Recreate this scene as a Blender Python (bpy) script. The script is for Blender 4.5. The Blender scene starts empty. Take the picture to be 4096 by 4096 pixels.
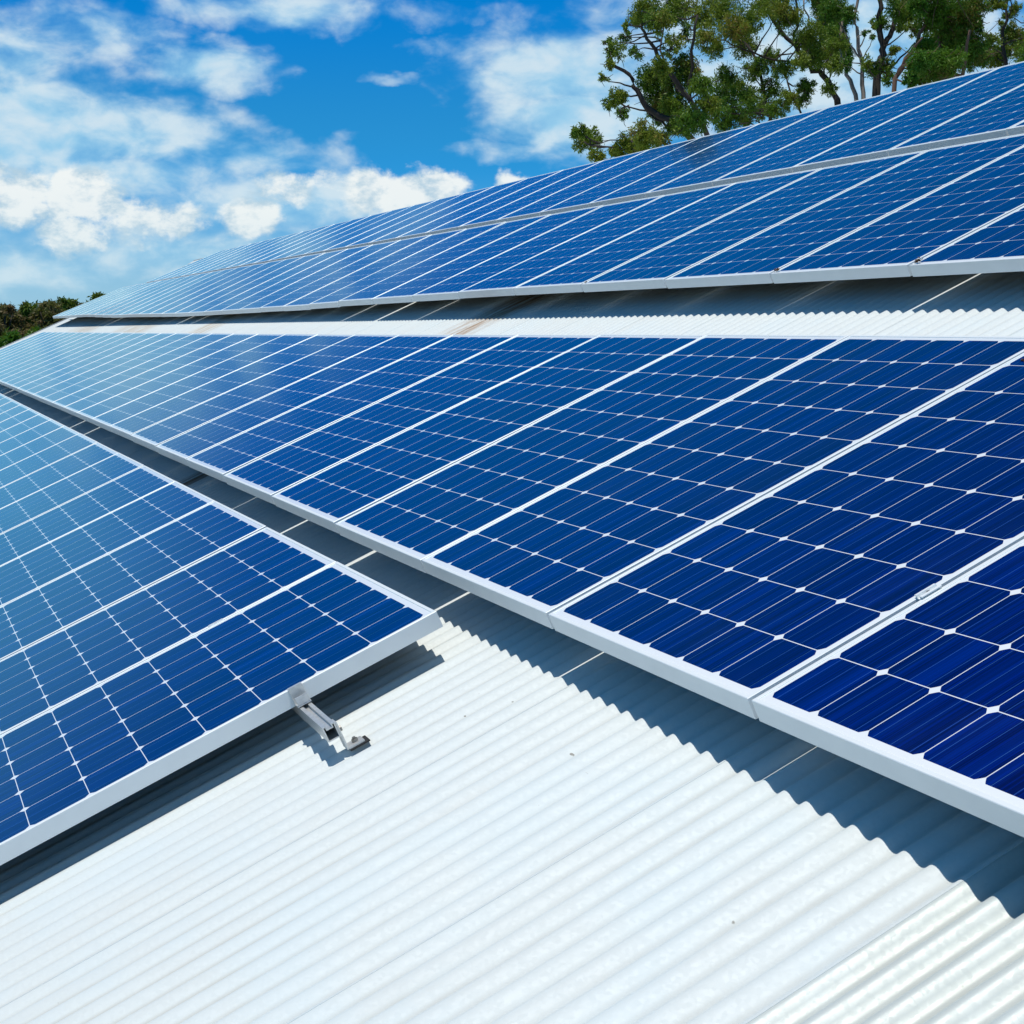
import bpy, bmesh, math, random
from mathutils import Vector, Matrix

# ------------------------------------------------------------------ camera, sky, sun, exposure
SC = bpy.context.scene
COL = SC.collection
PITCH = math.radians(24.32)          # slope of the roof
SA, CA = math.sin(PITCH), math.cos(PITCH)
H = 6.0                              # camera height above the ground
U = Vector((1, 0, 0)); V = Vector((0, -CA, SA)); N = Vector((0, SA, CA))


def W(u, v, n):
    """roof coordinates (along the rows, up the slope, off the roof; origin at the camera) to world"""
    return Vector((u, -v * CA + n * SA, v * SA + n * CA + H))


YAW, TILT = math.radians(-21.146), math.radians(-6.326)
FWD = Vector((math.cos(TILT) * math.cos(YAW), math.cos(TILT) * math.sin(YAW), math.sin(TILT)))
RGT = Vector((math.sin(YAW), -math.cos(YAW), 0))
UPV = RGT.cross(FWD)
cam = bpy.data.cameras.new('camera')
cam.sensor_width = 36
cam.lens = 36 * 6545.6 / 4096
cam.clip_start = 0.05
cam.clip_end = 6000
camo = bpy.data.objects.new('camera', cam)
COL.objects.link(camo)
camo.matrix_world = Matrix((
    (RGT.x, UPV.x, -FWD.x, 0), (RGT.y, UPV.y, -FWD.y, 0), (RGT.z, UPV.z, -FWD.z, H), (0, 0, 0, 1)))
SC.camera = camo


def ray(px, py):
    """viewing direction of a point measured in the photograph"""
    return FWD + RGT * ((px - 2048) / 6545.6) - UPV * ((py - 2048) / 6545.6)


def at(px, py, depth):
    return ray(px, py) * depth + Vector((0, 0, H))


SUN = (U * -0.12 + V * 0.25 + N * 1.0).normalized()
SUN_EL = math.asin(SUN.z)
SUN_ROT = math.atan2(SUN.x, SUN.y)
sl = bpy.data.lights.new('sun', 'SUN')
sl.energy = 3.5
sl.angle = math.radians(0.53)
sl.color = (1.0, 0.955, 0.88)
so = bpy.data.objects.new('sun', sl)
COL.objects.link(so)
so.rotation_euler = SUN.to_track_quat('Z', 'Y').to_euler()
so.location = (0, 0, 40)

SC.view_settings.view_transform = 'Standard'
SC.view_settings.look = 'None'
SC.view_settings.exposure = 0.0
SC.view_settings.gamma = 1
SC.render.resolution_x = SC.render.resolution_y = 1024
SC.cycles.max_bounces = 8


class NT:
    """tiny helper to write node trees as expressions"""
    def __init__(self, tree):
        self.t = tree
        self.n = tree.nodes
        self.l = tree.links

    def node(self, kind, **props):
        o = self.n.new(kind)
        for k, v in props.items():
            setattr(o, k, v)
        return o

    def put(self, sock, val):
        if isinstance(val, bpy.types.NodeSocket):
            self.l.new(val, sock)
        elif val is not None:
            sock.default_value = val

    def m(self, op, a, b=None, c=None, clamp=False):
        o = self.node('ShaderNodeMath', operation=op, use_clamp=clamp)
        self.put(o.inputs[0], a)
        self.put(o.inputs[1], b)
        self.put(o.inputs[2], c)
        return o.outputs[0]

    def ss(self, x, lo, hi, a=0.0, b=1.0):
        o = self.node('ShaderNodeMapRange', interpolation_type='SMOOTHSTEP')
        for i, q in enumerate((x, lo, hi, a, b)):
            self.put(o.inputs[i], q)
        return o.outputs[0]

    def mix(self, f, a, b, blend='MIX'):
        o = self.node('ShaderNodeMix', data_type='RGBA', blend_type=blend)
        self.put(o.inputs[0], f)
        self.put(o.inputs[6], a if not isinstance(a, tuple) else (*a, 1))
        self.put(o.inputs[7], b if not isinstance(b, tuple) else (*b, 1))
        return o.outputs[2]

    def noise(self, vec, scale, detail=4, rough=0.55, dist=0.0):
        o = self.node('ShaderNodeTexNoise')
        self.put(o.inputs['Vector'], vec)
        self.put(o.inputs['Scale'], scale)
        self.put(o.inputs['Detail'], detail)
        self.put(o.inputs['Roughness'], rough)
        self.put(o.inputs['Distortion'], dist)
        return o.outputs['Fac']

    def xyz(self, v):
        o = self.node('ShaderNodeSeparateXYZ')
        self.put(o.inputs[0], v)
        return o.outputs

    def vec(self, x, y, z):
        o = self.node('ShaderNodeCombineXYZ')
        self.put(o.inputs[0], x)
        self.put(o.inputs[1], y)
        self.put(o.inputs[2], z)
        return o.outputs[0]


def azel(px, py):
    d = ray(px, py).normalized()
    return math.degrees(math.atan2(d.y, d.x)), math.degrees(math.asin(d.z))


def build_world():
    w = bpy.data.worlds.new('World')
    SC.world = w
    w.use_nodes = True
    w.node_tree.nodes.clear()
    g = NT(w.node_tree)
    sky = g.node('ShaderNodeTexSky', sky_type='NISHITA', sun_disc=False)
    sky.sun_elevation = SUN_EL
    sky.sun_rotation = SUN_ROT
    sky.air_density = 1.0
    sky.dust_density = 0.4
    sky.ozone_density = 3.0
    tc = g.node('ShaderNodeTexCoord').outputs['Generated']
    x, y, z = g.xyz(tc)
    az = g.m('MULTIPLY', g.m('ARCTAN2', y, x), 57.2958)
    el = g.m('MULTIPLY', g.m('ARCSINE', g.m('MINIMUM', g.m('MAXIMUM', z, -1.0), 1.0)), 57.2958)
    # clear air: the texture's own brightness, coloured like the azure of the photograph
    bw = g.node('ShaderNodeRGBToBW')
    g.l.new(sky.outputs[0], bw.inputs[0])
    hue = g.mix(g.ss(el, 0.0, 6.0), (0.24, 0.76, 1.15), (0.05, 0.62, 1.42))
    hue = g.mix(g.ss(el, 6.0, 12.0), hue, (0.0, 0.60, 1.85))
    hue = g.mix(g.ss(el, 12.0, 20.0), hue, (0.0, 0.85, 2.15))  # band above view made brighter for the panels to reflect
    hue = g.mix(g.ss(el, 20.0, 42.0), hue, (0.0, 0.31, 0.92))
    clear = g.mix(1.0, hue, bw.outputs[0], 'MULTIPLY')
    # clouds: banks at their bearings and heights, broken up by noise
    # pixel centre, half width, half height (px of the photograph), weight
    soft = [
        (40, 520, 560, 230, .95), (480, 540, 520, 150, .75), (60, 260, 300, 220, .65), (350, 130, 360, 150, .55),
        (830, 270, 270, 105, .78), (1180, 40, 420, 85, .68), (820, 20, 300, 70, .5), (700, 560, 260, 80, .6),
        (1000, 640, 420, 110, .55), (1800, 60, 330, 90, .32), (1790, 190, 240, 60, .34), (1560, 300, 170, 40, .36),
        (2260, 300, 440, 180, .84), (2330, 480, 360, 150, .95), (2150, 600, 380, 60, .5), (3300, 200, 1100, 420, .75),
        (350, 700, 700, 120, .7), (130, 1080, 480, 80, .6), (700, 1010, 560, 110, .6), (1150, 800, 600, 130, .7),
        (-700, 800, 700, 420, .85), (-1900, 850, 900, 400, .8), (4700, 300, 700, 500, .5), (-300, 1120, 700, 90, .5)]  # banks far left are unseen, added to pale the panel reflections
    puffs = [
        (70, 790, 170, 120, 1.0), (330, 790, 190, 110, 1.0), (300, 940, 170, 110, .8), (560, 880, 230, 100, .75),
        (740, 880, 110, 80, .7), (1000, 870, 140, 90, .95), (1180, 740, 230, 90, .65), (1480, 760, 130, 100, 1.0),
        (1620, 790, 190, 100, 1.0), (1730, 770, 150, 90, 1.0), (2050, 725, 90, 45, .9), (-300, 850, 260, 170, .9)]

    wv = g.vec(g.m('MULTIPLY', az, 1.0), g.m('MULTIPLY', el, 1.7), 0.0)
    warp = g.node('ShaderNodeTexNoise')
    g.put(warp.inputs['Vector'], wv)
    g.put(warp.inputs['Scale'], 0.75)
    g.put(warp.inputs['Detail'], 5)
    wc = g.xyz(warp.outputs['Color'])
    azw = g.m('ADD', az, g.m('MULTIPLY', g.m('SUBTRACT', wc[0], 0.5), 2.2))
    elw = g.m('ADD', el, g.m('MULTIPLY', g.m('SUBTRACT', wc[1], 0.5), 1.1))

    def field(lst, A, E):
        tot = None
        for px, py, rx, ry, wt in lst:
            a, e = azel(px, py)
            k = 114.2
            dx = g.m('MULTIPLY', g.m('SUBTRACT', A, a), k / rx)
            dy = g.m('MULTIPLY', g.m('SUBTRACT', E, e), k / ry)
            q = g.m('ADD', g.m('MULTIPLY', dx, dx), g.m('MULTIPLY', dy, dy))
            f = g.m('MULTIPLY', g.m('POWER', 2.718, g.m('MULTIPLY', q, -0.9)), wt)
            tot = f if tot is None else g.m('MAXIMUM', tot, f)
        return tot

    n1 = g.noise(wv, 0.55, 7, 0.52, 0.2)
    n2 = g.noise(g.vec(az, g.m('MULTIPLY', el, 1.2), 7.3), 1.15, 7, 0.6, 0.1)
    fs = field(soft, azw, elw)
    away = g.ss(g.m('ABSOLUTE', g.m('ADD', az, 21.0)), 20.0, 45.0)       # scattered cloud over the rest of the sky
    lowsky = g.ss(el, 40.0, 12.0)
    fs = g.m('MAXIMUM', fs, g.m('MULTIPLY', g.m('MULTIPLY', away, lowsky), 0.05))
    ds = g.m('ADD', fs, g.m('MULTIPLY', g.m('SUBTRACT', n1, 0.5), 1.2))
    ds = g.m('SUBTRACT', ds, g.m('ADD', g.m('MULTIPLY', g.ss(el, 10.5, 14.0), 0.8), g.ss(fs, 0.30, 0.0, 0.0, 0.28)))
    dens_s = g.ss(ds, 0.10, 0.80)
    fp = field(puffs, g.m('ADD', az, g.m('MULTIPLY', g.m('SUBTRACT', wc[0], 0.5), 1.0)),
               g.m('ADD', el, g.m('MULTIPLY', g.m('SUBTRACT', wc[2], 0.5), 0.8)))
    dp = g.m('ADD', fp, g.m('MULTIPLY', g.m('SUBTRACT', n2, 0.5), 1.0))
    dens_p = g.ss(dp, 0.30, 0.66)
    # white tops, blue grey folds
    shade = g.ss(g.m('ADD', g.noise(g.vec(az, g.m('MULTIPLY', el, 1.6), 3.1), 0.9, 6, 0.6), g.m('MULTIPLY', g.m('SUBTRACT', dp, .6), .25)), 0.36, 0.62)
    col_s = g.mix(g.ss(n1, 0.35, 0.68), (3.3, 6.3, 8.5), (6.6, 8.0, 8.8))
    col_p = g.mix(shade, (4.6, 6.3, 7.5), (8.9, 9.3, 9.2))
    c = g.mix(g.m('MULTIPLY', dens_s, 0.93), clear, col_s)
    c = g.mix(g.m('MULTIPLY', dens_p, 0.95), c, col_p)
    # a little haze low down
    c = g.mix(g.m('MULTIPLY', g.ss(el, 5.5, -0.5), 0.55), c, (5.2, 7.3, 8.3))
    c = g.mix(g.m('MULTIPLY', g.m('MULTIPLY', g.ss(az, -4.5, 2.0), g.ss(az, 60.0, 30.0)), g.ss(el, 17.0, 9.0, 0.0, 0.85)), c, (2.0, 5.7, 8.7))  # pale veil added left of view for the far panels to reflect
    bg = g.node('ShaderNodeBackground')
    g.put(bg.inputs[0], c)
    g.put(bg.inputs[1], 0.1)
    out = g.node('ShaderNodeOutputWorld')
    g.l.new(bg.outputs[0], out.inputs[0])


build_world()


# ------------------------------------------------------------------ helpers
def tag(o, label=None, cat=None, group=None, kind=None):
    if label: o['label'] = label
    if cat: o['category'] = cat
    if group: o['group'] = group
    if kind: o['kind'] = kind
    return o


def empty(name, loc, label, cat, group=None):
    o = bpy.data.objects.new(name, None)
    o.empty_display_size = 0.2
    COL.objects.link(o)
    o.location = loc
    return tag(o, label, cat, group)


class MB:
    """collects geometry and links it as one mesh object"""
    def __init__(self):
        self.v = []
        self.f = []
        self.smooth = []

    def quad(self, a, b, c, d, sm=False):
        i = len(self.v)
        self.v += [tuple(a), tuple(b), tuple(c), tuple(d)]
        self.f.append((i, i + 1, i + 2, i + 3))
        self.smooth.append(sm)

    def box(self, lo, hi, tf=None, cham=0.0):
        (x0, y0, z0), (x1, y1, z1) = lo, hi
        c = min(cham, (x1 - x0) / 2.01, (y1 - y0) / 2.01, (z1 - z0) / 2.01)
        bm = bmesh.new()
        bmesh.ops.create_cube(bm, size=1.0)
        for vv in bm.verts:
            vv.co = Vector(((x0 + x1) / 2 + vv.co.x * (x1 - x0), (y0 + y1) / 2 + vv.co.y * (y1 - y0), (z0 + z1) / 2 + vv.co.z * (z1 - z0)))
        if c > 0:
            bmesh.ops.bevel(bm, geom=bm.edges[:], offset=c, segments=2, affect='EDGES', profile=0.6)
        self.add_bm(bm, tf)

    def add_bm(self, bm, tf=None, sm=False):
        i = len(self.v)
        bm.verts.index_update()
        for vv in bm.verts:
            p = vv.co if tf is None else tf(vv.co)
            self.v.append(tuple(p))
        for ff in bm.faces:
            idx = [i + q.index for q in ff.verts]
            self.f.append(tuple(idx))
            self.smooth.append(sm)
        bm.free()

    def tube(self, pts, rad, seg=8, cap=True):
        """tapered tube along pts"""
        rings = []
        n = len(pts)
        pts = [Vector(p) for p in pts]
        ref = Vector((0.13, 0.31, 0.94)).normalized()
        for i, p in enumerate(pts):
            t = (pts[min(i + 1, n - 1)] - pts[max(i - 1, 0)]).normalized()
            a = t.cross(ref)
            if a.length < 0.05:
                a = t.cross(Vector((1, 0, 0)))
            a.normalize()
            b = t.cross(a)
            r = rad[i] if hasattr(rad, '__len__') else rad
            base = len(self.v)
            for k in range(seg):
                th = 2 * math.pi * k / seg
                self.v.append(tuple(p + a * (r * math.cos(th)) + b * (r * math.sin(th))))
            rings.append(base)
        for i in range(n - 1):
            for k in range(seg):
                k2 = (k + 1) % seg
                self.f.append((rings[i] + k, rings[i] + k2, rings[i + 1] + k2, rings[i + 1] + k))
                self.smooth.append(True)
        if cap:
            for r0 in (rings[0], rings[-1]):
                self.f.append(tuple(r0 + k for k in range(seg)))
                self.smooth.append(False)

    def mesh(self, name, mat):
        me = bpy.data.meshes.new(name)
        me.from_pydata(self.v, [], self.f)
        me.polygons.foreach_set('use_smooth', self.smooth)
        me.materials.append(mat)
        me.update()
        bm = bmesh.new()
        bm.from_mesh(me)
        bmesh.ops.recalc_face_normals(bm, faces=bm.faces[:]) if len(bm.faces) < 20000 else None
        bm.to_mesh(me)
        bm.free()
        return me

    def build(self, name, mat, parent=None, loc=None):
        o = bpy.data.objects.new(name, self.mesh(name, mat))
        COL.objects.link(o)
        if parent is not None: o.parent = parent
        if loc is not None: o.location = loc
        return o


def roof_matrix(u, v, n):
    """axes of things lying on the slope: x runs back towards the camera, y up the slope, z off the roof"""
    p = W(u, v, n)
    return Matrix(((-1, 0, 0, p.x), (0, -CA, SA, p.y), (0, SA, CA, p.z), (0, 0, 0, 1)))


# ------------------------------------------------------------------ materials
def material(name):
    m = bpy.data.materials.new(name)
    m.use_nodes = True
    m.node_tree.nodes.clear()
    g = NT(m.node_tree)
    b = g.node('ShaderNodeBsdfPrincipled')
    o = g.node('ShaderNodeOutputMaterial')
    g.l.new(b.outputs[0], o.inputs[0])
    return m, g, b


def bump(g, b, h, strength, dist):
    o = g.node('ShaderNodeBump')
    g.put(o.inputs['Height'], h)
    o.inputs['Strength'].default_value = strength
    o.inputs['Distance'].default_value = dist
    g.l.new(o.outputs[0], b.inputs['Normal'])


def mat_galv(name, tint, metallic, rough):
    m, g, b = material(name)
    pos = g.node('ShaderNodeNewGeometry').outputs['Position']
    oc = g.node('ShaderNodeTexCoord').outputs['Object']
    vo = g.node('ShaderNodeTexVoronoi')
    g.put(vo.inputs['Vector'], oc)
    vo.inputs['Scale'].default_value = 130
    spangle = g.xyz(vo.outputs['Color'])[0]
    px, py, pz = g.xyz(pos)
    streak = g.noise(g.vec(g.m('MULTIPLY', px, 16.0), g.m('MULTIPLY', py, 0.7), 0.0), 1.0, 4, 0.6)
    blotch = g.noise(pos, 2.3, 5, 0.6)
    col = g.mix(g.m('MULTIPLY', spangle, 0.35), tint, tuple(t * 0.88 for t in tint))
    col = g.mix(g.ss(streak, 0.48, 0.72, 0.0, 0.28), col, (0.63, 0.635, 0.60))
    col = g.mix(g.ss(blotch, 0.42, 0.7, 0.0, 0.6), col, (0.66, 0.74, 0.75))
    # patchy grey brown tone along the valleys of the corrugation
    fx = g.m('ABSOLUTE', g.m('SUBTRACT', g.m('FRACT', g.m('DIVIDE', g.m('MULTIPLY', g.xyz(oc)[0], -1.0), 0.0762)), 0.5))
    valley_tone = g.m('MULTIPLY', g.ss(fx, 0.20, 0.02), g.ss(g.noise(pos, 1.3, 5, 0.6), 0.30, 0.70))
    col = g.mix(g.m('MULTIPLY', valley_tone, 0.55), col, (0.47, 0.46, 0.40))
    # grime specks
    sp = g.noise(pos, 34.0, 2, 0.5)
    sp2 = g.noise(pos, 1.7, 2, 0.5)
    spk = g.m('MULTIPLY', g.ss(sp, 0.765, 0.80), g.ss(sp2, 0.45, 0.60))
    col = g.mix(g.m('MULTIPLY', spk, 0.75), col, (0.13, 0.10, 0.06))
    # rust streaks running down the sheets at a few places along the roof

    def rust(u0, wu, y0, wy, amt, tintc):
        du = g.m('ABSOLUTE', g.m('DIVIDE', g.m('SUBTRACT', px, u0), wu))
        dy = g.m('ABSOLUTE', g.m('DIVIDE', g.m('SUBTRACT', py, y0), wy))
        f = g.m('MULTIPLY', g.ss(du, 1.0, 0.25), g.ss(dy, 1.0, 0.5))
        nn = g.noise(g.vec(g.m('MULTIPLY', px, 22.0), g.m('MULTIPLY', py, 2.2), 0.0), 1.0, 5, 0.65)
        f = g.m('MULTIPLY', f, g.ss(nn, 0.36, 0.58))
        return g.m('MULTIPLY', f, amt), tintc

    for args in ((9.7, 0.42, -3.75, 0.75, 0.85, (0.36, 0.21, 0.10)), (24.0, 2.2, -3.7, 0.7, 0.55, (0.46, 0.32, 0.17)),
                 (18.5, 0.8, -3.7, 0.6, 0.6, (0.50, 0.36, 0.2)), (9.05, 0.20, -1.55, 0.5, 0.9, (0.22, 0.11, 0.05)),
                 (30.0, 2.5, -3.7, 0.7, 0.5, (0.42, 0.30, 0.18))):
        f, tc_ = rust(*args)
        col = g.mix(f, col, tc_)
    g.put(b.inputs['Base Color'], col)
    b.inputs['Metallic'].default_value = metallic
    g.put(b.inputs['Roughness'], g.m('ADD', g.m('MULTIPLY', spangle, 0.10), rough))
    b.inputs['Specular IOR Level'].default_value = 0.4
    bump(g, b, spangle, 0.12, 0.001)
    return m


def mat_simple(name, col, rough=0.5, metallic=0.0, var=0.08, scale=9.0, var_col=None):
    m, g, b = material(name)
    oc = g.node('ShaderNodeTexCoord').outputs['Object']
    n = g.noise(oc, scale, 5, 0.6)
    dark = var_col or tuple(c * (1 - var * 2) for c in col)
    g.put(b.inputs['Base Color'], g.mix(g.ss(n, 0.35, 0.75), col, dark))
    b.inputs['Metallic'].default_value = metallic
    g.put(b.inputs['Roughness'], g.m('ADD', g.m('MULTIPLY', n, 0.15), rough - 0.07))
    return m


PW, PL, CELL, MU, MV = 0.984, 1.635, 0.158, 0.018, 0.0275


def mat_cells(k=1.0):
    """mono crystalline cells with clipped corners and three busbars under glass"""
    m, g, b = material('solar cells under glass')
    oc = g.node('ShaderNodeTexCoord').outputs['Object']
    x, y, z = g.xyz(oc)
    x, y = g.m('DIVIDE', x, k), g.m('DIVIDE', y, k)
    ux = g.m('DIVIDE', g.m('ADD', x, 3 * CELL), CELL)
    vy = g.m('DIVIDE', g.m('ADD', y, 5 * CELL), CELL)
    cx = g.m('SUBTRACT', g.m('FRACT', ux), 0.5)
    cy = g.m('SUBTRACT', g.m('FRACT', vy), 0.5)
    ax, ay = g.m('ABSOLUTE', cx), g.m('ABSOLUTE', cy)
    half = 0.5 - 0.0011 / CELL
    r = g.m('SQRT', g.m('ADD', g.m('MULTIPLY', cx, cx), g.m('MULTIPLY', cy, cy)))
    inside = g.m('MULTIPLY', g.m('LESS_THAN', ax, half), g.m('LESS_THAN', ay, half))
    inside = g.m('MULTIPLY', inside, g.m('LESS_THAN', r, 0.1015 / CELL))
    inside = g.m('MULTIPLY', inside, g.m('LESS_THAN', g.m('ABSOLUTE', x), 3 * CELL))
    inside = g.m('MULTIPLY', inside, g.m('LESS_THAN', g.m('ABSOLUTE', y), 5 * CELL))
    # busbars run up the slope
    bb = g.m('SUBTRACT', g.m('FRACT', g.m('MULTIPLY', g.m('FRACT', ux), 3.0)), 0.5)
    bus = g.m('LESS_THAN', g.m('ABSOLUTE', bb), 0.0011 * 3 / CELL / 2 * 1.25)
    # fine vertical streaks of the silicon and its coating, every cell a little different
    rnd = g.node('ShaderNodeObjectInfo').outputs['Random']
    cid = g.vec(g.m('FLOOR', ux), g.m('FLOOR', vy), g.m('MULTIPLY', rnd, 57.0))
    wn = g.node('ShaderNodeTexWhiteNoise', noise_dimensions='3D')
    g.put(wn.inputs['Vector'], cid)
    tone = wn.outputs['Value']
    st = g.noise(g.vec(g.m('MULTIPLY', x, 300.0), g.m('MULTIPLY', y, 0.7), g.m('MULTIPLY', tone, 9.0)), 1.0, 3, 0.6)
    st2 = g.noise(g.vec(g.m('MULTIPLY', x, 26.0), g.m('MULTIPLY', y, 0.5), g.m('MULTIPLY', tone, 5.0)), 1.0, 3, 0.6)
    base = g.mix(g.ss(st, 0.40, 0.72), (0.0001, 0.002, 0.060), (0.0002, 0.010, 0.19))
    base = g.mix(g.ss(st2, 0.45, 0.75, 0.0, 0.5), base, (0.0003, 0.022, 0.27))
    base = g.mix(g.m('MULTIPLY', tone, 0.25), base, (0.0001, 0.003, 0.06))
    base = g.mix(g.m('MULTIPLY', bus, 0.55), base, (0.05, 0.17, 0.50))
    # dust and rain marks on the glass
    pos = g.node('ShaderNodeNewGeometry').outputs['Position']
    dust = g.noise(pos, 3.1, 6, 0.65)
    col = g.mix(inside, (0.83, 0.86, 0.87), base)
    col = g.mix(g.ss(dust, 0.45, 0.8, 0.0, 0.012), col, (0.30, 0.42, 0.55))
    g.put(b.inputs['Base Color'], col)
    b.inputs['Roughness'].default_value = 0.45
    b.inputs['Specular IOR Level'].default_value = 0.0
    # glass face with a bluish anti reflection coating
    fr = g.node('ShaderNodeFresnel')
    fr.inputs['IOR'].default_value = 1.54
    gl = g.node('ShaderNodeBsdfGlossy')
    gl.inputs['Color'].default_value = (0.60, 0.90, 1.0, 1)
    g.put(gl.inputs['Roughness'], g.m('ADD', g.m('MULTIPLY', dust, 0.06), 0.075))
    mx = g.node('ShaderNodeMixShader')
    g.l.new(fr.outputs[0], mx.inputs[0])
    g.l.new(b.outputs[0], mx.inputs[1])
    g.l.new(gl.outputs[0], mx.inputs[2])
    out = [q for q in g.n if q.type == 'OUTPUT_MATERIAL'][0]
    g.l.new(mx.outputs[0], out.inputs[0])
    return m


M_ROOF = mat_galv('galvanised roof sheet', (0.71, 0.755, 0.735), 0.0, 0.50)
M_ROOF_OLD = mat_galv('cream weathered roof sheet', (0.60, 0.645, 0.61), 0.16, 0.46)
M_FRAME = mat_simple('clear anodised aluminium frame', (0.84, 0.88, 0.88), 0.42, 0.08, 0.02)
M_BACK = mat_simple('panel back film', (0.012, 0.014, 0.016), 0.7)  # made darker than usual film to deepen the shade under the panels
M_CELLS = mat_cells()
M_CELLS_BIG = mat_cells(1.044)
M_ALU = mat_simple('mill finish aluminium', (0.70, 0.71, 0.70), 0.40, 0.55, 0.1, 60)
M_STEEL = mat_simple('dull steel bolt', (0.34, 0.33, 0.31), 0.45, 0.8, 0.2, 80)
M_RUBBER = mat_simple('black rubber pad', (0.02, 0.02, 0.022), 0.7)
M_LITTER = mat_simple('dry brown litter', (0.10, 0.045, 0.018), 0.9, 0, 0.3, 90)
M_WALL = mat_simple('cream painted wall sheet', (0.55, 0.53, 0.46), 0.6)


def mat_ground():
    m, g, b = material('dry grass ground')
    pos = g.node('ShaderNodeNewGeometry').outputs['Position']
    n = g.noise(pos, 0.12, 8, 0.6)
    n2 = g.noise(pos, 3.0, 6, 0.7)
    c = g.mix(g.ss(n, 0.4, 0.62), (0.055, 0.075, 0.022), (0.15, 0.12, 0.06))
    c = g.mix(g.ss(n2, 0.4, 0.7, 0, .5), c, (0.035, 0.05, 0.015))
    g.put(b.inputs['Base Color'], c)
    b.inputs['Roughness'].default_value = 0.95
    bump(g, b, n2, 0.6, 0.05)
    return m


def mat_leaf(name, c1, c2, c3, brown):
    m, g, b = material(name)
    geo = g.node('ShaderNodeNewGeometry')
    pos = geo.outputs['Position']
    rnd = geo.outputs['Random Per Island']
    n = g.noise(pos, 0.55, 3, 0.6)
    c = g.mix(g.ss(n, 0.38, 0.60), c1, c2)
    c = g.mix(g.m('MULTIPLY', rnd, 0.55), c, c3)
    n2 = g.noise(g.vec(g.m('ADD', g.xyz(pos)[0], 31.0), g.xyz(pos)[1], g.xyz(pos)[2]), 0.85, 4, 0.6)
    dry = g.m('MULTIPLY', g.ss(n2, 0.52, 0.68), g.m('LESS_THAN', g.m('FRACT', g.m('MULTIPLY', rnd, 7.3)), 0.55))
    c = g.mix(g.m('MULTIPLY', dry, 0.85), c, brown)
    g.put(b.inputs['Base Color'], c)
    b.inputs['Roughness'].default_value = 0.5
    b.inputs['Specular IOR Level'].default_value = 0.35
    # thin leaves let some light through
    tr = g.node('ShaderNodeBsdfTranslucent')
    g.put(tr.inputs[0], g.mix(0.5, c, (0.16, 0.20, 0.02)))
    mx = g.node('ShaderNodeMixShader')
    mx.inputs[0].default_value = 0.38
    g.l.new(b.outputs[0], mx.inputs[1])
    g.l.new(tr.outputs[0], mx.inputs[2])
    out = [q for q in g.n if q.type == 'OUTPUT_MATERIAL'][0]
    g.l.new(mx.outputs[0], out.inputs[0])
    return m


M_GROUND = mat_ground()
M_LEAF = mat_leaf('eucalypt leaves', (0.05, 0.19, 0.010), (0.21, 0.27, 0.020), (0.24, 0.32, 0.03), (0.36, 0.19, 0.05))
M_LEAF_DARK = mat_leaf('dark green leaves', (0.022, 0.15, 0.008), (0.09, 0.23, 0.012), (0.13, 0.25, 0.018), (0.20, 0.16, 0.035))
M_LEAF_BROWN = mat_leaf('brownish scrub leaves', (0.20, 0.14, 0.06), (0.14, 0.17, 0.04), (0.22, 0.17, 0.08), (0.24, 0.13, 0.07))
M_LEAF_SCRUB = mat_leaf('scrub leaves', (0.06, 0.17, 0.015), (0.14, 0.22, 0.025), (0.15, 0.22, 0.03), (0.20, 0.15, 0.05))
M_BARK = mat_simple('grey brown bark', (0.055, 0.042, 0.033), 0.9, 0, 0.3, 3)
M_BARK_PALE = mat_simple('pale gum bark', (0.30, 0.245, 0.20), 0.85, 0, 0.25, 2.5, (0.16, 0.12, 0.10))
M_BARK_RED = mat_simple('reddish bark', (0.16, 0.085, 0.055), 0.85, 0, 0.25, 2.5, (0.12, 0.07, 0.05))

# ------------------------------------------------------------------ ground
gm = MB()
gm.quad((-3000, -3000, 0), (3000, -3000, 0), (3000, 3000, 0), (-3000, 3000, 0))
tag(gm.build('ground', M_GROUND), kind='structure')

# ------------------------------------------------------------------ the shed
RN = -1.404              # height of the corrugation crests below the camera, off the roof plane
CORR, AMP = 0.0762, 0.0076
V0, V1 = -4.3, 6.86      # eave and ridge
U0R, U1R = -1.6, 37.7
shed_base = Vector((18.0, 0.0, 0.0))
shed = empty('shed', shed_base, 'long shed under a corrugated galvanised roof that carries all the solar panels', 'building')


def sheet_mesh(AMP, mat):
    m = MB()
    ncor, seg = 11, 12
    n = ncor * seg
    L = V1 - V0
    rows = 9
    pts = []
    for j in range(rows + 1):
        yy = V0 + L * j / rows
        for i in range(n + 1):
            t = i / seg
            xx = -t * CORR
            c = math.cos(2 * math.pi * t)
            # slightly flattened sine, one long edge lifted by the lap under it
            zz = AMP * (c * 1.03 - 0.03 * math.cos(6 * math.pi * t)) - AMP + 0.0009 * (1 - t / ncor)
            pts.append((xx, yy, zz))
    m.v = pts
    for j in range(rows):
        for i in range(n):
            a = j * (n + 1) + i
            m.f.append((a, a + n + 1, a + n + 2, a + 1))
            m.smooth.append(True)
    # turned down thickness of the cut edge
    b0 = len(m.v)
    for j in (0, rows):
        yy = V0 + L * j / rows
        m.v.append((0, yy, pts[0][2]))
        m.v.append((0, yy, pts[0][2] - 0.0008))
    m.f.append((b0, b0 + 1, b0 + 3, b0 + 2))
    m.smooth.append(False)
    return m.mesh('roof_sheet', mat)


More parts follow.
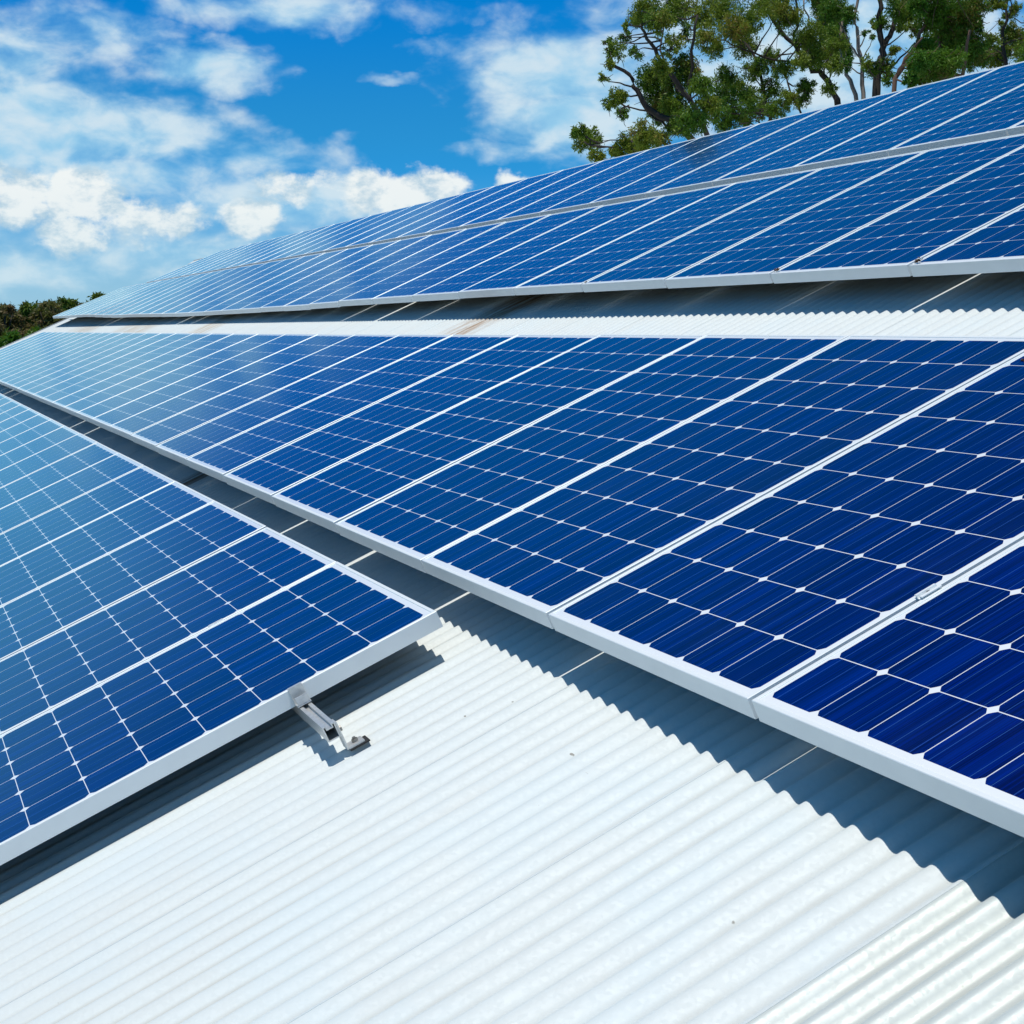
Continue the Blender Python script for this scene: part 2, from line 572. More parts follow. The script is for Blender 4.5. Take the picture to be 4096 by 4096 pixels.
SHEET = sheet_mesh(AMP, M_ROOF)
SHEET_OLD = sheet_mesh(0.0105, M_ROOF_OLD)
LAP_U = 2.036             # a lap in the sheets right of the centre of the photograph
nsheet = int((U1R - U0R) / (CORR * 10)) + 1
k0 = -int((LAP_U - U0R) / (CORR * 10)) - 1
for k in range(k0, k0 + nsheet + 1):
    u = LAP_U + k * CORR * 10
    if u > U1R - 0.3: continue
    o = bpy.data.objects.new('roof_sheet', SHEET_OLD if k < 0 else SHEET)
    COL.objects.link(o)
    mw = roof_matrix(u, 0, RN)
    # sheets run away from the camera
    o.parent = shed
    o.matrix_local = Matrix.Translation(-shed_base) @ mw
    if k < 0:
        o['label'] = 'cream weathered roof sheet'

TOP = W(0, V1, RN)
EAV = W(0, V0, RN)


def shed_part(name, fn, mat):
    m = MB()
    fn(m)
    m.v = [tuple(Vector(q) - shed_base) for q in m.v]
    return m.build(name, mat, shed)


BACK = 2 * TOP.y - EAV.y


def back_roof(m):
    n = 200
    du = (U1R - U0R) / n
    for i in range(n):
        a, b_ = U0R + i * du, U0R + (i + 1) * du
        z = 0.012 if i % 2 else -0.004
        m.quad((a, TOP.y - 0.02, TOP.z + z), (b_, TOP.y - 0.02, TOP.z + z), (b_, BACK, EAV.z + z), (a, BACK, EAV.z + z))


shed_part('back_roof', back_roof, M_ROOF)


def ridge(m):
    y, z = TOP.y, TOP.z
    for s in (-1, 1):
        ye, ze = y + s * 0.16 * CA, z - 0.16 * SA + 0.022
        m.quad((U0R, y, z + 0.035), (U1R, y, z + 0.035), (U1R, ye, ze), (U0R, ye, ze))
        m.quad((U0R, ye, ze), (U1R, ye, ze), (U1R, ye, ze - 0.02), (U0R, ye, ze - 0.02))
    m.tube([(U0R, y, z + 0.035), (U1R, y, z + 0.035)], 0.018, 8)


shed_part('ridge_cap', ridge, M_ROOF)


def walls(m):
    e = 0.35
    ztop = EAV.z - 0.12
    m.box((U0R + e, EAV.y - e - 0.12, 0), (U1R - e, EAV.y - e, ztop))
    m.box((U0R + e, BACK + e, 0), (U1R - e, BACK + e + 0.12, ztop))
    for uu in (U0R + e + 0.01, U1R - e - 0.13):
        bm = bmesh.new()
        prof = [(EAV.y - e - .14, 0), (EAV.y - e - .14, ztop - .02), (TOP.y, TOP.z - 0.15), (BACK + e + .14, ztop - .02), (BACK + e + .14, 0)]
        va = [bm.verts.new((uu, p[0], p[1])) for p in prof]
        vb = [bm.verts.new((uu + 0.12, p[0], p[1])) for p in prof]
        bm.faces.new(va)
        bm.faces.new(vb[::-1])
        for i in range(5):
            bm.faces.new((va[i], va[(i + 1) % 5], vb[(i + 1) % 5], vb[i]))
        m.add_bm(bm)


shed_part('wall', walls, M_WALL)


def gutter(m):
    y, z = EAV.y, EAV.z - 0.03
    prof = [(0.0, 0.0), (0.0, -0.10), (0.12, -0.10), (0.12, 0.01)]
    for i in range(3):
        (a, b_), (c, d) = prof[i], prof[i + 1]
        m.quad((U0R, y + a, z + b_), (U1R, y + a, z + b_), (U1R, y + c, z + d), (U0R, y + c, z + d))


shed_part('gutter', gutter, M_FRAME)


def barge_at(uu):
    # folded trim that closes a gable edge of the roof
    def fn(m):
        a, b_ = W(uu, V0, RN + 0.012), W(uu, V1 - 0.2, RN + 0.012)
        w = Vector((0.10, 0, 0))
        m.quad(a, b_, b_ + w, a + w)
        dn = Vector((0, 0, -0.16))
        m.quad(a + w, b_ + w, b_ + w + dn, a + w + dn)
    return fn


shed_part('barge_flashing', barge_at(U1R - 0.03), M_FRAME)
shed_part('barge_flashing', barge_at(U0R), M_FRAME)

# ------------------------------------------------------------------ solar panels
FH = 0.046      # frame height
LIP = 0.0105    # width of the frame's top lip


def frame_mesh(k=1.0):
    bm = bmesh.new()
    hx, hy = PW / 2, PL / 2
    # profile from outside bottom, up, over the lip, down to the glass, inside down, flange
    prof = [(0.030, -FH), (0.0, -FH), (0.0, -0.0012), (0.0012, 0.0), (LIP - 0.0008, 0.0), (LIP, -0.0008),
            (LIP, -0.0030), (0.0035, -0.0095), (0.0035, -FH + 0.002), (0.030, -FH + 0.002)]
    rings = []
    for d, z in prof:
        x, y = hx - d, hy - d
        rings.append([bm.verts.new(p) for p in ((-x, -y, z), (x, -y, z), (x, y, z), (-x, y, z))])
    for a in range(len(prof)):
        b_ = (a + 1) % len(prof)
        for i in range(4):
            j = (i + 1) % 4
            bm.faces.new((rings[a][i], rings[a][j], rings[b_][j], rings[b_][i]))
    m = MB()
    m.add_bm(bm, lambda q: q * k)
    return m.mesh('frame', M_FRAME)


def cells_mesh(k=1.0):
    m = MB()
    x, y = PW / 2 - LIP + 0.002, PL / 2 - LIP + 0.002
    m.quad((-x, -y, -0.002), (x, -y, -0.002), (x, y, -0.002), (-x, y, -0.002))
    m.v = [tuple(k * q for q in p) for p in m.v]
    return m.mesh('cell_sheet', M_CELLS if k == 1.0 else M_CELLS_BIG)


def back_mesh(k=1.0):
    m = MB()
    x, y = PW / 2 - 0.0045, PL / 2 - 0.0045
    m.box((-x, -y, -0.0088), (x, y, -0.0045))
    m.v = [tuple(k * q for q in p) for p in m.v]
    return m.mesh('backing_film', M_BACK)


BIG = 1.044       # the lowest row is of a slightly larger make of panel
MESHES = {1.0: (frame_mesh(), cells_mesh(), back_mesh()), BIG: (frame_mesh(BIG), cells_mesh(BIG), back_mesh(BIG))}


def make_panel(k):
    r = bpy.data.objects.new('solar_panel', None)
    r.empty_display_size = 0.3
    COL.objects.link(r)
    for nm, me in zip(('frame', 'cell_sheet', 'backing_film'), MESHES[k]):
        c = bpy.data.objects.new(nm, me)
        COL.objects.link(c)
        c.parent = r
    return r


def copy_thing(o, parent=None):
    c = o.copy()
    COL.objects.link(c)
    if parent is not None:
        c.parent = parent
    for ch in list(o.children):
        copy_thing(ch, c)
    return c


ONES = ['', 'first', 'second', 'third', 'fourth', 'fifth', 'sixth', 'seventh', 'eighth', 'ninth', 'tenth', 'eleventh',
        'twelfth', 'thirteenth', 'fourteenth', 'fifteenth', 'sixteenth', 'seventeenth', 'eighteenth', 'nineteenth']


def ordinal(n):
    if n < 20: return ONES[n]
    if n % 10 == 0: return {20: 'twentieth', 30: 'thirtieth', 40: 'fortieth'}[n]
    return {2: 'twenty', 3: 'thirty', 4: 'forty'}[n // 10] + '-' + ONES[n % 10]


def interp(tab, x):
    if x <= tab[0][0]: return tab[0][1]
    for (a, p), (b_, q) in zip(tab, tab[1:]):
        if x <= b_:
            t = (x - a) / (b_ - a)
            t = t * t * (3 - 2 * t)
            return p + (q - p) * t
    return tab[-1][1]


FLAT = [(0, 0)]
# row: name, first seam, first index, last index, v of lower edge, height, sag of the lower and upper edge along the row
ROWS = [
    ('lowest', 4.171, 0, 18, -0.750, -1.264, FLAT, FLAT,
     lambda i, t: ['dark blue solar panel at the near end of the lowest row, above the metal bracket',
                   'solar panel in the lowest row at lower left, %s from its near end'][min(i, 1)] ,
     'panels in the lowest row at lower left'),
    ('middle', 2.668, -1, 30, 1.090, -1.247, [(2.6, -.004), (5, 0), (8, .014), (12, .028), (20, .03)], [(4, 0), (12, -.012), (20, -.012)],
     lambda i, t: ['navy solar panel at the right end of the middle row, cut by the photo edge',
                   'solar panel in the wide middle row, %s from its right end'][min(i, 1)],
     'panels in the wide middle row'),
    ('upper', 5.149, -1, 31, 3.330, -1.239, [(5, -.004), (9, .008), (12, 0), (15, -.022), (20, -.03), (26, .0), (31, .05), (37, .06)], [(5, 0), (37, .02)],
     lambda i, t: ['solar panel at the right end of the upper row, just above the shaded roof strip',
                   'solar panel in the upper row above the shaded roof strip, %s from its right end'][min(i, 1)],
     'panels in the upper row above the bare roof strip'),
    ('top', 7.66, -2, 26, 5.072, -1.232, FLAT, [(7, 0), (37, -.03)],
     lambda i, t: ['solar panel at the right end of the topmost row, right under the trees',
                   'solar panel in the topmost row along the skyline, %s from its right end'][min(i, 1)],
     'panels in the topmost row along the skyline'),
]
rng = random.Random(5)
protos = {}
for name, u0, i0, i1, vb, nn, lo, hi, lab, grp in ROWS:
    n_seen = 0
    for i in range(i0, i1):
        k = BIG if name == 'lowest' else 1.0
        if k in protos:
            p = copy_thing(protos[k])
        else:
            p = protos[k] = make_panel(k)
        uc = u0 + (i + PW / 2) * k + rng.uniform(-.0008, .0008)
        nb, nt = nn + interp(lo, uc), nn + interp(hi, uc)
        a = W(uc, vb, nb + rng.uniform(-.0012, .0012))
        b_ = W(uc, vb + PL * k, nt + rng.uniform(-.0012, .0012))
        c = (a + b_) / 2
        ydir = (b_ - a).normalized()
        # rows rise and fall a little; every panel is seated slightly differently
        slope_u = ((interp(lo, uc + .5) + interp(hi, uc + .5)) - (interp(lo, uc - .5) + interp(hi, uc - .5))) / 2
        xdir = (-U - N * (slope_u + rng.uniform(-.0016, .0016)))
        xdir = (xdir - ydir * xdir.dot(ydir)).normalized()
        zdir = xdir.cross(ydir)
        p.matrix_world = Matrix(((xdir.x, ydir.x, zdir.x, c.x), (xdir.y, ydir.y, zdir.y, c.y), (xdir.z, ydir.z, zdir.z, c.z), (0, 0, 0, 1)))
        lb = lab(n_seen, name)
        if '%s' in lb: lb = lb % ordinal(n_seen + 1)
        tag(p, lb, 'solar panel', grp)
        n_seen += 1

# ------------------------------------------------------------------ mounting hardware (all on the slope)
RAIL_W, RAIL_H = 0.034, 0.042


def hollow_rail(m, length):
    """square tube open at its near end, x runs towards the camera from -length to 0; top at z = 0"""
    w, h, t = RAIL_W / 2, RAIL_H, 0.003
    out = [(-w, -h), (w, -h), (w, 0), (0.007, 0), (0.007, -0.009), (-0.007, -0.009), (-0.007, 0), (-w, 0)]
    inn = [(-w + t, -h + t), (w - t, -h + t), (w - t, -t), (0.007 + t, -t), (0.007 + t, -0.009 - t), (-0.007 - t, -0.009 - t), (-0.007 - t, -t), (-w + t, -t)]
    n = len(out)
    for i in range(n):
        j = (i + 1) % n
        (a, b_), (c, d) = out[i], out[j]
        m.quad((-length, a, b_), (0, a, b_), (0, c, d), (-length, c, d))
        (e, f), (g_, h_) = inn[i], inn[j]
        m.quad((-0.5, g_, h_), (0, g_, h_), (0, e, f), (-0.5, e, f))
        m.quad((0, a, b_), (0, e, f), (0, g_, h_), (0, c, d))


def rail(u_near, length, v, n, label, group):
    m = MB()
    hollow_rail(m, length)
    o = m.build('mounting_rail', M_ALU)
    o.matrix_world = roof_matrix(u_near, v, n)
    return tag(o, label, 'rail', group)


def l_foot(u, v, n_rail, label, side=1, group=None):
    """foot plate on a crest, upright bolted to the rail's flank; local origin on the crest"""
    mw = roof_matrix(u, v, RN)
    t = bpy.data.objects.new('roof_foot', None)
    COL.objects.link(t)
    t.matrix_world = mw
    tag(t, label, 'bracket', group)
    top = n_rail - RN - 0.006
    m = MB()
    m.box((-0.020, 0.0, 0.006), (0.020, 0.0055, top), cham=0.0012)
    o = m.build('upright', M_ALU, t)
    m = MB()
    m.box((-0.020, 0.0055, 0.0045), (0.020, 0.050, 0.0105), cham=0.0012)
    o = m.build('foot_plate', M_ALU, t)
    m = MB()
    m.box((-0.024, 0.006, 0.0), (0.024, 0.062, 0.0043), cham=0.001)
    m.build('rubber_pad', M_RUBBER, t)
    m = MB()
    bm = bmesh.new()
    bmesh.ops.create_cone(bm, cap_ends=True, segments=6, radius1=0.0085, radius2=0.0085, depth=0.008, matrix=Matrix.Translation((0, 0.030, 0.0145)))
    m.add_bm(bm)
    m.tube([(0, 0.030, 0.018), (0, 0.030, 0.023)], 0.0045, 8)
    m.build('bolt', M_STEEL, t)
    m = MB()
    bm = bmesh.new()
    bmesh.ops.create_cone(bm, cap_ends=True, segments=6, radius1=0.0085, radius2=0.0085, depth=0.007,
                          matrix=Matrix.Translation((0, 0.0092, top - 0.025)) @ Matrix.Rotation(math.pi / 2, 4, 'X'))
    m.add_bm(bm)
    m.build('bolt', M_STEEL, t)
    return t


NA = -1.264 - FH * BIG - 0.0005
rail(3.905, 17.5, 0.523, NA, 'aluminium rail end sticking out under the lowest row beside the bracket foot', 'rails under the panels')

# end clamp that grips the frame of the nearest panel
cl = bpy.data.objects.new('end_clamp', None)
COL.objects.link(cl)
cl.matrix_world = roof_matrix(4.169, 0.523, -1.264)
tag(cl, 'small silver end clamp gripping the front frame of the nearest lowest-row panel', 'clamp')
m = MB()
m.box((0.0005, -0.020, -FH * BIG), (0.0045, 0.020, 0.0035), cham=0.001)
m.box((-0.009, -0.020, 0.0006), (0.0003, 0.020, 0.0035), cham=0.001)
m.box((0.0047, -0.020, -FH + 0.0008), (0.034, 0.020, -FH + 0.0045), cham=0.001)
m.box((0.030, -0.018, -FH + 0.005), (0.034, 0.018, -0.018), cham=0.001)
m.build('clamp_body', M_ALU, cl)
m = MB()
bm = bmesh.new()
bmesh.ops.create_cone(bm, cap_ends=True, segments=12, radius1=0.0065, radius2=0.0065, depth=0.010, matrix=Matrix.Translation((0.017, 0, -FH + 0.0102)))
m.add_bm(bm)
m.build('bolt', M_STEEL, cl)

l_foot(3.93, 0.523 + RAIL_W / 2 + 0.001, NA, 'silver bracket foot on the roof holding the protruding rail end')

# the other rails, hidden under the rows except in the shaded gaps
for (u_n, ln, v, n, lab) in (
        (4.3, 17.0, -0.42, NA, 'aluminium rail in the shade under the lower part of the lowest row'),
        (0.9, 32.5, 1.525, -1.247 - FH - .001, 'aluminium rail in the shade under the lower part of the middle row'),
        (3.2, 33.5, 3.70, -1.239 - FH - .001, 'aluminium rail in the shade under the upper row')):
    o = rail(u_n + 0.0, ln, v, n, lab, 'rails under the panels')

# mid clamps bridging the joints between neighbouring panels
def mid_clamp(u, v, n, gap, label):
    t = bpy.data.objects.new('mid_clamp', None)
    COL.objects.link(t)
    t.matrix_world = roof_matrix(u, v, n)
    tag(t, label, 'clamp', 'clamps on the joints between panels')
    m = MB()
    g2 = gap / 2
    bm = bmesh.new()
    prof = [(-g2 - .005, .0006), (-g2 - .005, .0026), (-g2 + .002, .0030), (-g2 + .004, -.004), (g2 - .004, -.004), (g2 - .002, .0030), (g2 + .005, .0026), (g2 + .005, .0006),
            (g2 - .0005, .0006), (g2 - .002, -.007), (-g2 + .002, -.007), (-g2 + .0005, .0006)]
    va = [bm.verts.new((x, -.025, z)) for x, z in prof]
    vb = [bm.verts.new((x, .025, z)) for x, z in prof]
    bm.faces.new(va)
    bm.faces.new(vb[::-1])
    for i in range(len(prof)):
        j = (i + 1) % len(prof)
        bm.faces.new((va[i], va[j], vb[j], vb[i]))
    m.add_bm(bm)
    m.build('clamp_body', M_FRAME, t)
    m = MB()
    bm = bmesh.new()
    bmesh.ops.create_cone(bm, cap_ends=True, segments=8, radius1=0.0038, radius2=0.0038, depth=0.005, matrix=Matrix.Translation((0, 0, -0.0014)))
    m.add_bm(bm)
    m.build('bolt', M_STEEL, t)


for k_ in range(1):
    mid_clamp(4.171 + BIG * (k_ + 1) - .0083, 0.515, -1.264, 0.0167, 'small silver clamp on the %s panel joint of the lowest row, above the hidden rail' % ONES[k_ + 1])
for k_ in range(1):
    mid_clamp(2.668 + k_ - .008, 1.525, -1.247 + .0008, 0.016, 'small silver clamp on the %s panel joint of the middle row counted from the right' % ONES[k_ + 1])

# dry litter caught in the lower corners of a few panels
LR = random.Random(3)
LITTER = [(8.11, 3.352, -1.232, .010, 'tiny heap of brown leaf litter in the lower corner of an upper row panel, leftmost heap'),
          (6.105, 3.350, -1.236, .014, 'tiny heap of brown leaf litter in the lower corner of an upper row panel, middle heap'),
          (5.10, 3.350, -1.238, .016, 'tiny heap of brown leaf litter in the lower corner of an upper row panel, rightmost heap'),
          (3.60, 2.572, -1.250, .011, 'brown speck of litter near the top right of the middle row')]
for u, v, n, r, lab in LITTER:
    m = MB()
    for _ in range(60):
        d = LR.gauss(0, .45)
        p = Vector((LR.gauss(0, .5) * r, LR.gauss(0, .3) * r, abs(LR.gauss(0, .22)) * r))
        a_ = LR.uniform(0, 6.28)
        ax = Vector((math.cos(a_), math.sin(a_), LR.gauss(0, .3))) * r * LR.uniform(.3, .7)
        sd = Vector((-math.sin(a_), math.cos(a_), LR.gauss(0, .5))) * r * LR.uniform(.06, .16)
        m.quad(p - ax, p + sd, p + ax, p - sd)
    o = m.build('leaf_litter', M_LITTER)
    o.matrix_world = roof_matrix(u, v, n)
    tag(o, lab, 'leaf litter', 'leaf litter on the panels')

# ------------------------------------------------------------------ trees
TR = random.Random(11)


def leaf_cloud(m, centre, r, count, size, droop=0.35, flat=1.0):
    """small leaf faces in irregular tufts through a rough ball"""
    tufts = max(3, int(count / 40))
    tc = []
    for _ in range(tufts):
        while True:
            d = Vector((TR.uniform(-1, 1), TR.uniform(-1, 1), TR.uniform(-1, 1)))
            if d.length < 1: break
        d = d * (0.35 + 0.75 * d.length)
        tc.append(centre + Vector((d.x * r, d.y * r, d.z * r * flat)))
    per = max(5, int(count / tufts))
    for c in tc:
        tr = r * TR.uniform(0.16, 0.36)
        for _ in range(int(per * TR.uniform(0.5, 1.5))):
            p = c + Vector((TR.gauss(0, .5), TR.gauss(0, .5), TR.gauss(0, .5))) * tr
            ax = Vector((TR.gauss(0, 1), TR.gauss(0, 1), TR.gauss(0, 1) - droop * 1.6)).normalized()
            sd = ax.cross(Vector((TR.gauss(0, 1), TR.gauss(0, 1), TR.gauss(0, 1)))).normalized()
            l = size * TR.uniform(.6, 1.3)
            w = l * TR.uniform(.11, .19)
            i = len(m.v)
            m.v += [tuple(p), tuple(p + ax * l * .45 + sd * w), tuple(p + ax * l), tuple(p + ax * l * .5 - sd * w)]
            m.f.append((i, i + 1, i + 2, i + 3))
            m.smooth.append(False)


def wobble(pts, amt, steps=3):
    out = [Vector(pts[0])]
    for a, b_ in zip(pts, pts[1:]):
        a, b_ = Vector(a), Vector(b_)
        for k in range(1, steps + 1):
            q = a.lerp(b_, k / steps)
            if k < steps: q += Vector((TR.gauss(0, 1), TR.gauss(0, 1), TR.gauss(0, 1))) * amt
            out.append(q)
    return out


def taper(n, a, b_):
    return [a + (b_ - a) * i / (n - 1) for i in range(n)]


def make_tree(kind, label, depth, root_px, limbs, clumps, leafmat, barkmat, group, size=0.052, dens=1.0, twigs=True, spread=1.3):
    """limbs: list of (pixel path, radius at start, radius at end); clumps: (px, py, radius px, density).
    The photograph's outline is given its own distance and depth here."""
    base = at(root_px[0], root_px[1], depth)
    base.z = 0
    t = empty(kind, base, label, 'tree', group)
    k = depth / 6545.6
    bm_ = MB()
    ends = []
    hub = None
    for li, (path, r0, r1) in enumerate(limbs):
        dz = TR.uniform(-spread, spread) * 0.6 if li else 0.0
        n = len(path)
        pts = [at(x, y, depth + dz * i / max(1, n - 1)) for i, (x, y) in enumerate(path)]
        if li == 0 or path[0][1] > 640:
            foot = base.copy() + Vector((TR.uniform(-.3, .3), TR.uniform(-.3, .3), 0))
            pts = [foot] + pts
        w = wobble(pts, 0.018, 3)
        bm_.tube([q - base for q in w], taper(len(w), r0 * 0.43, r1 * 0.5), 7)
        ends += w[2:]
    lm = MB()
    for (x, y, r, dn) in clumps:
        d = depth + TR.uniform(-spread, spread)
        c = at(x, y, d)
        rr = r * k
        cnt = int(900 * dn * dens * (rr / 0.22) ** 1.9 * (0.062 / size) ** 1.3 * 2.6)
        leaf_cloud(lm, c - base, rr, min(cnt, 9000), size, 0.5, 0.95)
        if twigs and ends:
            # twigs join each tuft to the nearest limb
            near = sorted([e for e in ends if e.z < c.z + .1] or ends, key=lambda e: (e - c).length)[:2]
            for e in near[:1 + (TR.random() < .4)]:
                if (e - c).length > 2.6: continue
                mid = e.lerp(c, .5) + Vector((TR.gauss(0, .05), TR.gauss(0, .05), TR.gauss(0, .04)))
                ww = wobble([e, mid, c], 0.022, 2)
                bm_.tube([q - base for q in ww], taper(len(ww), 0.016, 0.005), 5, False)
            for _ in range(7):
                q = c + Vector((TR.gauss(0, 1), TR.gauss(0, 1), TR.gauss(0, 1))) * rr * .8
                ww = wobble([c, q], 0.02, 3)
                bm_.tube([z_ - base for z_ in ww], taper(len(ww), 0.009, 0.003), 4, False)
    bm_.build('trunk', barkmat, t)
    lm.build('crown', leafmat, t)
    return t


def c(l, s=1.0):
    return [(x, y, r, s) for x, y, r in l]


G = 'gum trees behind the ridge'
make_tree('gum_tree', 'gum tree with a bare curved limb leaning left over the panels', 25.0, (2900, 900),
          [([(2960, 760), (2740, 528), (2585, 428), (2548, 360), (2517, 298), (2448, 248), (2425, 190)], .16, .03),
           ([(2870, 640), (2700, 500), (2622, 478), (2560, 440), (2500, 425)], .06, .02),
           ([(2880, 660), (2760, 400), (2647, 248), (2604, 174), (2566, 112), (2580, 30)], .12, .03),
           ([(2780, 430), (2690, 330), (2640, 200), (2660, 80)], .06, .02),
           ([(2760, 400), (2765, 200), (2790, 60)], .07, .03),
           ([(2870, 640), (2600, 560), (2480, 560), (2360, 580)], .04, .012)],
          c([(2349, 559, 55), (2386, 627, 30), (2318, 525, 32), (2467, 385, 36), (2440, 410, 26), (2492, 450, 26), (2504, 577, 45), (2470, 610, 30), (2585, 534, 52), (2635, 562, 38), (2560, 600, 40)], 1.1)
          + c([(2461, 205, 42), (2436, 174, 26), (2498, 149, 30), (2540, 205, 34), (2440, 260, 26), (2500, 100, 20), (2410, 310, 22)], .55)
          + c([(2585, 37, 62), (2635, 81, 55), (2548, 75, 35), (2690, 40, 50)])
          + c([(2597, 310, 55), (2647, 267, 40), (2746, 273, 58), (2700, 320, 50), (2635, 385, 55), (2697, 422, 60), (2760, 484, 60), (2700, 500, 45), (2808, 341, 45), (2640, 450, 45), (2830, 420, 45)], 1.3)
          + c([(2700, 160, 40), (2745, 120, 40), (2680, 200, 30)], .5),
          M_LEAF, M_BARK, G)
make_tree('gum_tree', 'gum tree with many thin leaning stems in the middle of the group', 29.0, (3300, 900),
          [([(3370, 700), (3349, 397), (3287, 298), (3243, 267), (3181, 180), (3088, 75), (3030, -40)], .17, .05),
           ([(3300, 640), (3100, 560), (3060, 400), (3030, 250), (2960, 150), (2880, 40)], .10, .03),
           ([(3243, 267), (3100, 240), (2980, 200), (2900, 160)], .05, .02),
           ([(3181, 180), (3190, 60), (3170, -60)], .06, .03),
           ([(3100, 470), (2960, 440), (2880, 380)], .05, .02),
           ([(3330, 640), (3215, 480), (3150, 330), (3120, 220)], .06, .02)],
          c([(2746, 37, 50), (2821, 62, 55), (2895, 50, 60), (2821, 150, 50), (2933, 112, 60), (2976, 174, 60), (2995, 75, 55), (3119, 37, 60), (3156, 75, 55), (3060, 20, 50), (2860, 200, 40)], 1.0)
          + c([(2902, 310, 50), (2945, 348, 50), (2995, 397, 55), (2902, 385, 50), (2858, 435, 50), (2933, 460, 50), (2890, 500, 45), (3020, 273, 50), (3080, 236, 45), (3088, 354, 45), (3156, 397, 40), (3131, 279, 40), (3040, 430, 45), (3100, 440, 40), (2980, 480, 40), (3210, 400, 30)], 1.0)
          + c([(3225, 348, 35), (3218, 155, 45), (3256, 217, 50), (3200, 240, 35), (2900, -70, 120), (3100, -90, 120)], 1.0)
          + c([(3293, 222, 60), (3246, 139, 50), (3318, 150, 55), (3353, 180, 40), (3228, 352, 26), (3316, 350, 28), (3340, 260, 35)], 1.0),
          M_LEAF, M_BARK, G, dens=.85)
make_tree('gum_tree', 'slender gum with pale bark and a dark hanging crown', 31.0, (3470, 900),
          [([(3455, 700), (3453, 371), (3450, 260), (3432, 153), (3418, 93), (3432, 0), (3440, -90)], .12, .045),
           ([(3448, 640), (3423, 380), (3385, 300), (3360, 200), (3370, 80), (3330, -40)], .11, .05),
           ([(3450, 240), (3400, 180), (3370, 110)], .05, .03),
           ([(3230, 160), (3235, 100), (3215, 0)], .04, .03)],
          c([(3330, 37, 55), (3290, 20, 45), (3345, 100, 50), (3395, 56, 35), (3300, 90, 45), (3372, 213, 38), (3385, 255, 26), (3310, -60, 90), (3430, -120, 80), (3360, 150, 40)], 1.35)
          + c([(3464, 130, 16), (3490, 150, 14)], .6),
          M_LEAF_DARK, M_BARK_PALE, G)
make_tree('gum_tree', 'gum tree whose dark trunk forks in a Y against a pale cloud', 27.0, (3510, 900),
          [([(3500, 720), (3506, 357), (3525, 232), (3534, 186), (3520, 93), (3520, 0), (3505, -90)], .20, .06),
           ([(3534, 190), (3571, 116), (3594, 60), (3627, 9), (3680, -60)], .11, .05),
           ([(3515, 300), (3560, 270), (3620, 215), (3660, 170)], .05, .02)],
          c([(3525, 88, 32), (3500, 95, 22), (3600, 37, 50), (3631, 62, 42), (3650, 110, 30), (3600, 110, 22), (3487, 278, 32), (3470, 250, 22), (3543, 260, 32), (3552, 305, 32), (3575, 200, 22), (3640, -40, 90), (3500, -120, 70)], .95),
          M_LEAF, M_BARK, G)
make_tree('gum_tree', 'dense dark green tree with reddish slanting branches right of the forked trunk', 25.0, (3720, 800),
          [([(3570, 640), (3580, 315), (3645, 209), (3705, 97), (3740, 0)], .11, .04),
           ([(3590, 300), (3620, 240), (3690, 150)], .07, .03),
           ([(3800, 640), (3770, 300), (3760, 150), (3790, 0)], .14, .05),
           ([(3850, 500), (3850, 300), (3880, 120)], .1, .04)],
          c([(3733, 70, 62), (3803, 56, 65), (3860, 70, 60), (3756, 162, 60), (3826, 153, 65), (3890, 162, 55), (3687, 232, 45), (3664, 288, 38), (3733, 260, 55), (3803, 241, 55), (3872, 223, 55), (3700, 190, 40), (3670, 20, 45), (3910, 90, 30), (3780, -80, 120), (3700, -60, 90), (3930, 230, 35), (3660, 250, 30), (3640, 315, 28), (3900, 20, 50), (3700, 300, 40), (3770, 300, 40)], 1.5),
          M_LEAF_DARK, M_BARK_RED, G)
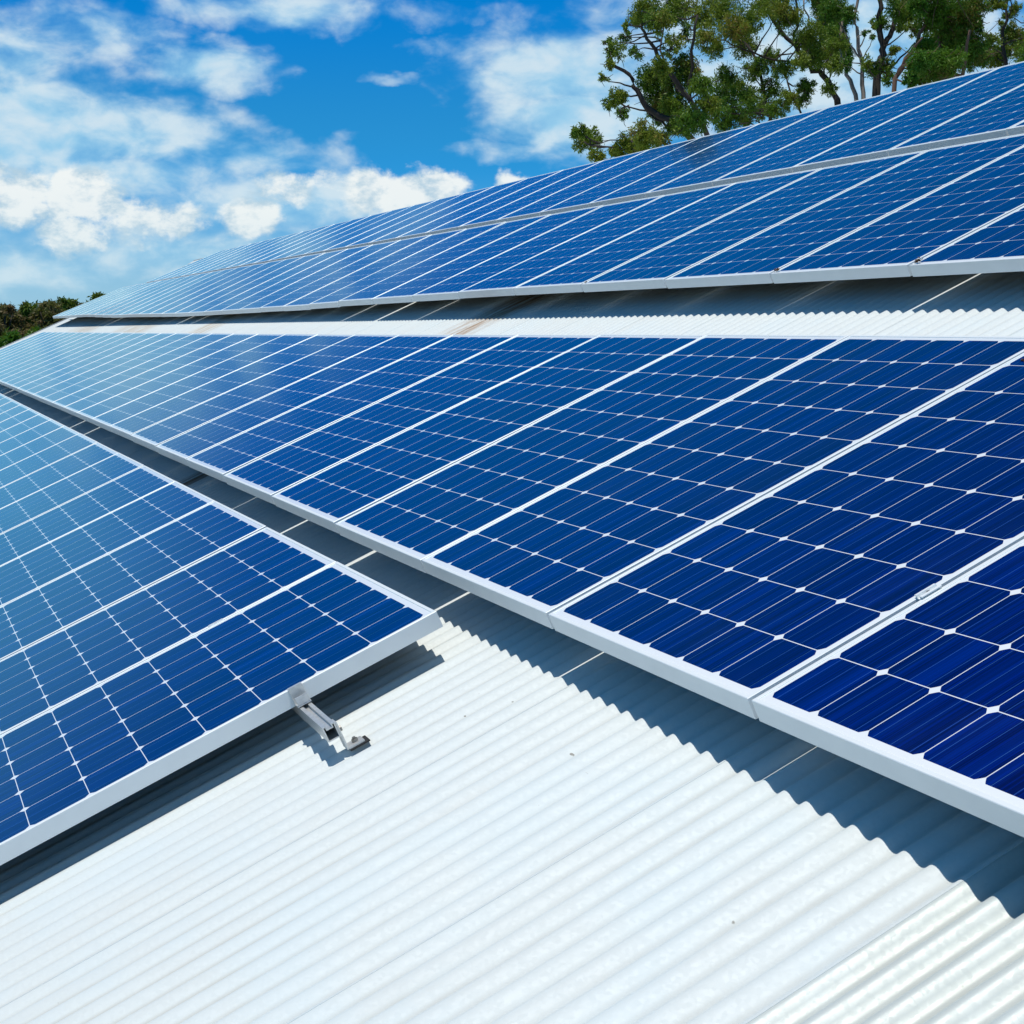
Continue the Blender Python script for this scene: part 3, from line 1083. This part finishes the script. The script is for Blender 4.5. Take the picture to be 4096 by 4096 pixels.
make_tree('gum_tree', 'olive green tree at the right edge of the photograph with a drooping top', 30.0, (4080, 800),
          [([(4060, 640), (4030, 300), (4010, 120), (4030, 0)], .14, .04), ([(4120, 600), (4110, 300), (4150, 100)], .12, .05)],
          c([(3942, 209, 45), (3960, 160, 32), (4044, 130, 45), (4090, 165, 55), (4025, 195, 45), (3985, 235, 40), (4130, 230, 70), (4058, 37, 28), (4030, 60, 18), (3965, 9, 30), (4000, 15, 26), (4160, 100, 60), (4200, 200, 80), (4040, -40, 40), (4000, 90, 12)], 1.0),
          M_LEAF, M_BARK, G)

GF = 'distant trees beyond the far end of the roof'


def far_tree(label, x, y, rpx, depth, leafmat, extra=()):
    make_tree('bushy_tree', label, depth, (x, y + 300),
              [([(x, y + 140), (x, y)], .22, .08), ([(x, y + 120), (x + rpx * .5, y - rpx * .2)], .12, .04), ([(x, y + 120), (x - rpx * .5, y - rpx * .1)], .12, .04)],
              [(x + dx * rpx, y + dy * rpx, rpx * f, 1.0) for dx, dy, f in
               ((0, 0, .62), (-.6, .15, .42), (.62, .2, .42), (-.2, -.5, .34), (.3, -.45, .32), (0, .7, .6), (-.7, .75, .5), (.7, .8, .5), (0, 1.4, .6), (-.6, 1.5, .6), (.6, 1.5, .6)) + tuple(extra)],
              leafmat, M_BARK, GF, size=0.24, dens=0.9, twigs=False, spread=1.6)


far_tree('brownish bushy tree cut by the left edge of the photograph', 20, 1265, 62, 78, M_LEAF_BROWN)
far_tree('olive tree with a ragged top, next right of the brownish one', 115, 1262, 60, 84, M_LEAF_SCRUB)
far_tree('brown and green tree in the middle of the distant trees', 195, 1255, 66, 80, M_LEAF_BROWN)
far_tree('tallest rounded green tree of the distant group', 265, 1238, 58, 86, M_LEAF_SCRUB)
far_tree('low tree in the dip between the distant crowns', 325, 1252, 48, 92, M_LEAF_BROWN)
far_tree('small dark tree touching the far end of the upper row', 398, 1205, 42, 96, M_LEAF_SCRUB, ((.9, .3, .4), (-.9, .5, .5)))
far_tree('bright green shrub low at the left edge under the brownish tree', 40, 1365, 50, 66, M_LEAF_DARK)
far_tree('green shrub in front of the distant trees near the roof corner', 150, 1350, 52, 68, M_LEAF_DARK)
